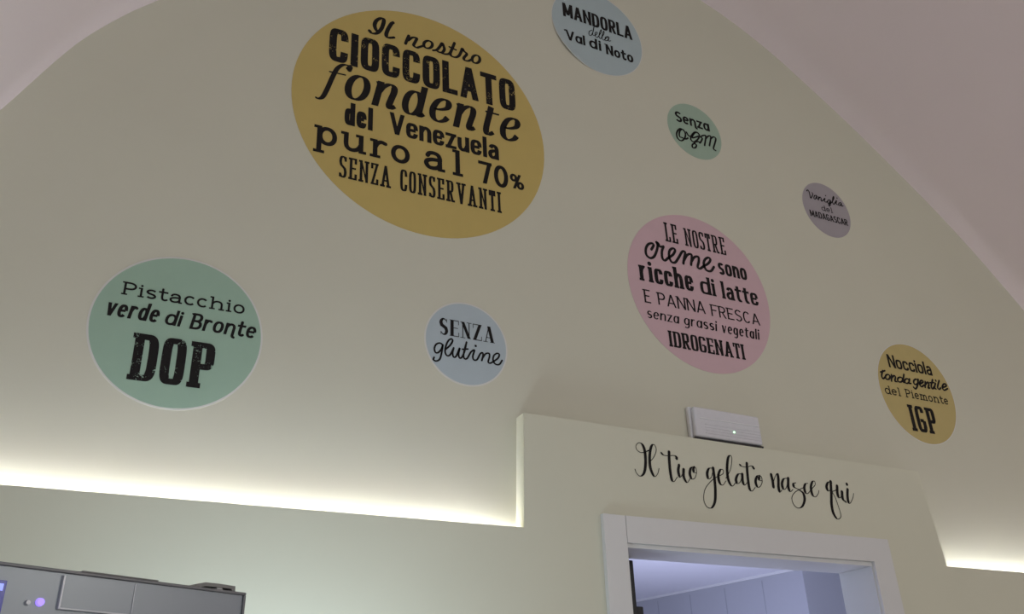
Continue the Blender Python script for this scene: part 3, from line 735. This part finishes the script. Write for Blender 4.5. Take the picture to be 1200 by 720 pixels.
# ---------------------------------------------------------------- stickers
LABELS = [
 ('large mustard yellow round sticker, the biggest on the wall, about dark chocolate', 'mustard'),
 ('mint green round sticker at far left about Bronte pistachio DOP', 'mint'),
 ('pale blue round sticker reading SENZA glutine between the mint and pink ones', 'blue'),
 ('pink round sticker about creams above the doorway', 'pink'),
 ('small sage green round sticker reading Senza ogm', 'sage'),
 ('small mauve grey round sticker reading Vaniglia del MADAGASCAR', 'mauve'),
 ('ochre round sticker reading Nocciola and IGP, lowest at the right', 'ochre'),
 ('icy blue round sticker reading MANDORLA with a peeling lower edge', 'ice'),
]
stickers = []
for i, (cx, cz, r) in enumerate(DISCS):
    t = thing('wall_sticker', LABELS[i][0], 'sticker', (cx, WALL_Y, cz), group='round flavour stickers on the lunette wall')
    stickers.append(t)
    rim = {0: .0, 3: .0, 4: .0, 5: .0, 6: .003, 7: .0025}.get(i, .0045)
    peel = i == 7
    NA, rad = 96, (0.0, .5, .8, .9, .95, 1.0)
    def lift(a, f):
        if not peel:
            return 0.0
        d = abs((a - math.radians(222) + math.pi) % (2 * math.pi) - math.pi)
        return .006 * max(0.0, 1 - d / .75) ** 1.2 * max(0.0, (f - .86) / .14) ** 1.5
    bm = bmesh.new()
    rr = r - rim
    rings = []
    for f in rad[1:]:
        rings.append([bm.verts.new((cx + rr * f * math.cos(2 * math.pi * k / NA), WALL_Y - .0008 - lift(2 * math.pi * k / NA, f),
                                    cz + rr * f * math.sin(2 * math.pi * k / NA))) for k in range(NA)])
    bm.faces.new(rings[0])
    for u in range(len(rings) - 1):
        for k in range(NA):
            j = (k + 1) % NA
            bm.faces.new((rings[u][k], rings[u][j], rings[u + 1][j], rings[u + 1][k]))
    back = [bm.verts.new((v.co.x, v.co.y + .0006, v.co.z)) for v in rings[-1]]
    for k in range(NA):
        j = (k + 1) % NA
        bm.faces.new((rings[-1][k], rings[-1][j], back[j], back[k]))
    obj('disc', bm, VINYL[i], t)
    if rim:
        bm = bmesh.new()
        A, B = [], []
        for k in range(NA):
            a = 2 * math.pi * k / NA
            for lst, q in ((A, rr), (B, r)):
                lst.append(bm.verts.new((cx + q * math.cos(a), WALL_Y - .0007 - lift(a, 1.0), cz + q * math.sin(a))))
        for k in range(NA):
            j = (k + 1) % NA
            bm.faces.new((A[k], A[j], B[j], B[k]))
        back = [bm.verts.new((v.co.x, v.co.y + .0006, v.co.z)) for v in B]
        for k in range(NA):
            j = (k + 1) % NA
            bm.faces.new((B[k], B[j], back[j], back[k]))
        o = obj('clear_margin', bm, M['clear'], t)
        o['label'] = 'thin pale margin'

LINE_Y = WALL_Y - .0012
INK_OF = {'CIOCCOLATO': 'ink_worn', 'DOP': 'ink_worn'}
ROT = [1.35, .35, .25, .7, .5, 1.4, .35, .4]
for d, text, style, A, B, H in WORDS:
    mid = ((A[0] + B[0]) / 2, (A[1] + B[1]) / 2)
    L_ = math.hypot(B[0] - A[0], B[1] - A[1])
    a = math.radians(ROT[d])
    ca, sa = math.cos(a), math.sin(a)
    ox, oz = mid[0] - ca * L_ / 2, mid[1] - sa * L_ / 2
    ink = Ink(lambda x, y, ox=ox, oz=oz, ca=ca, sa=sa: (ox + x * ca - y * sa, LINE_Y, oz + x * sa + y * ca))
    set_word(ink, text, style, L_, H)
    obj('lettering', ink.bm, M[INK_OF.get(text, 'ink')], stickers[d])


def trace(ink, strokes, thick, thin):
    wd = lambda dx, dy, t: thin + (thick - thin) * max(0.0, (abs(dy) - .1) / .9) ** 1.3
    for st_ in strokes:
        ink.ribbon(catmull(st_, 6), wd, caps=True)


for d, text, thick, thin, strokes in TRACES:
    ink = Ink(lambda x, z: (x, LINE_Y, z))
    trace(ink, strokes, thick, thin)
    obj('lettering', ink.bm, M['ink'], stickers[d])

qt = thing('wall_lettering', 'black handwritten style lettering on the panel above the doorway', 'lettering', (1.82, PANEL_Y, 2.2))
for text, thick, thin, strokes in QUOTE:
    ink = Ink(lambda x, z: (x, PANEL_Y - .0006, z))
    wd = lambda dx, dy, t: thin + (thick - thin) * max(0.0, (abs(dy) - .25) / .75) ** 1.1
    for st_ in strokes:
        down = catmull(st_, 7)
        ink.ribbon(down, lambda dx, dy, t: thin + (thick - thin) * max(0.0, (-dy - .25) / .75) ** 1.1, caps=True)
    obj('word', ink.bm, M['ink'], qt)

# ---------------------------------------------------------------- grey machine at lower left
k_ = 0.75
ANG = math.atan2(.206, .4165)
mc = thing('metal_machine', 'grey metal machine with blue display standing below the lit ledge', 'machine', (.341 * k_, 1.8 * k_, 0), ANG)
mc_m = mc.matrix_basis.copy()
TOP = 1.6 + .273 * k_
MW, MD = .66, .50


def mobj(name, bm, m, parent, smooth=False):
    o = obj(name, bm, m, None, smooth=smooth)
    o.parent = parent
    return o


def zf(z):                  # heights measured on the front face
    return 1.6 + (z - 1.6) * k_


# local frame: x runs along the front (right end at 0, left is negative), y goes back
bm = bmesh.new(); box(bm, -MW, 0, .012, MD, .06, TOP - .004, .004)
mobj('cabinet', bm, M['steel'], mc)
bm = bmesh.new()
box(bm, -MW, 0, 0, .03, TOP - .004, TOP, .001)
box(bm, -.004, 0, 0, .03, .06, TOP - .004, .001)
box(bm, -MW, -MW + .006, 0, .03, .06, TOP - .006, .001)
mobj('front_frame', bm, M['steel_dark'], mc)
bm = bmesh.new(); box(bm, -MW + .006, -.004, .003, .02, .06, TOP - .004)
mobj('front_panel', bm, M['steel'], mc)
pt = [(-.3615 * k_, zf(1.8672)), (-.2358 * k_, zf(1.8705)), (-.2311 * k_, zf(1.8174)), (-.3542 * k_, zf(1.8109))]
bm = bmesh.new()
xl, xr, zt, zb = -.3575 * k_, -.2335 * k_, zf(1.864), zf(1.814)
box(bm, xl, xr, .0005, .004, zb, zt)
ip = mobj('inset_panel', bm, M['steel'], mc)
bm = bmesh.new()
box(bm, xl - .0025, xl, -.001, .004, zb - .002, zt, .0004)
box(bm, xl, xr, -.001, .004, zb - .002, zb, .0004)
box(bm, xr, xr + .001, -.0005, .004, zb - .002, zt)
mobj('panel_edge', bm, M['steel_edge'], ip)
bm = bmesh.new(); box(bm, -.60 * k_, -.4475 * k_, -.001, .004, zf(1.74), zf(1.8455), .0005)
dp = mobj('display', bm, M['lcd'], mc)
bm = bmesh.new()
for x0, x1, z0, z1 in ((-.53, -.452, 1.830, 1.8405), (-.56, -.457, 1.817, 1.826), (-.53, -.47, 1.802, 1.810), (-.55, -.48, 1.786, 1.795)):
    box(bm, x0 * k_, x1 * k_, -.0018, -.001, zf(z0), zf(z1), .0003)
mobj('display_lettering', bm, M['lcd_text'], dp)
bm = bmesh.new()
bmesh.ops.create_cone(bm, segments=20, radius1=.0050, radius2=.0042, depth=.004, cap_ends=True,
                      matrix=Matrix.Translation((-.3895 * k_, .001, zf(1.8195))) @ Matrix.Rotation(math.radians(90), 4, 'X'))
mobj('button', bm, M['violet'], mc)
bm = bmesh.new()
bmesh.ops.create_cone(bm, segments=16, radius1=.003, radius2=.0025, depth=.004, cap_ends=True,
                      matrix=Matrix.Translation((-.409 * k_, .001, zf(1.817))) @ Matrix.Rotation(math.radians(90), 4, 'X'))
mobj('button', bm, M['steel_edge'], mc)
for x_ in (-MW + .05, -.05):
    for y_ in (.07, MD - .07):
        bm = bmesh.new()
        bmesh.ops.create_cone(bm, segments=16, radius1=.022, radius2=.018, depth=.06, cap_ends=True, matrix=Matrix.Translation((x_, y_, .03)))
        mobj('foot', bm, M['dark'], mc)
# arched clip on top near the right end
bm = bmesh.new()
hx = lambda t: -t * k_
arch_t = [(.1159, 0), (.108, .0042), (.0901, .0076), (.06, .0082), (.0232, .0076), (.0225, 0), (.030, 0), (.031, .0032), (.050, .0034), (.090, .0026), (.101, 0)]
prism(bm, [(hx(t), TOP + h) for t, h in arch_t], .004, .030)
cl = mobj('top_clip', bm, M['clip'], mc)
bm = bmesh.new(); box(bm, hx(.062), hx(.050), .006, .02, TOP, TOP + .004)
mobj('clip_tab', bm, M['door'], cl)
bm = bmesh.new(); box(bm, hx(.33), hx(.19), .0, .02, TOP, TOP + .0016, .0004)
mobj('top_strip', bm, M['clip'], mc)
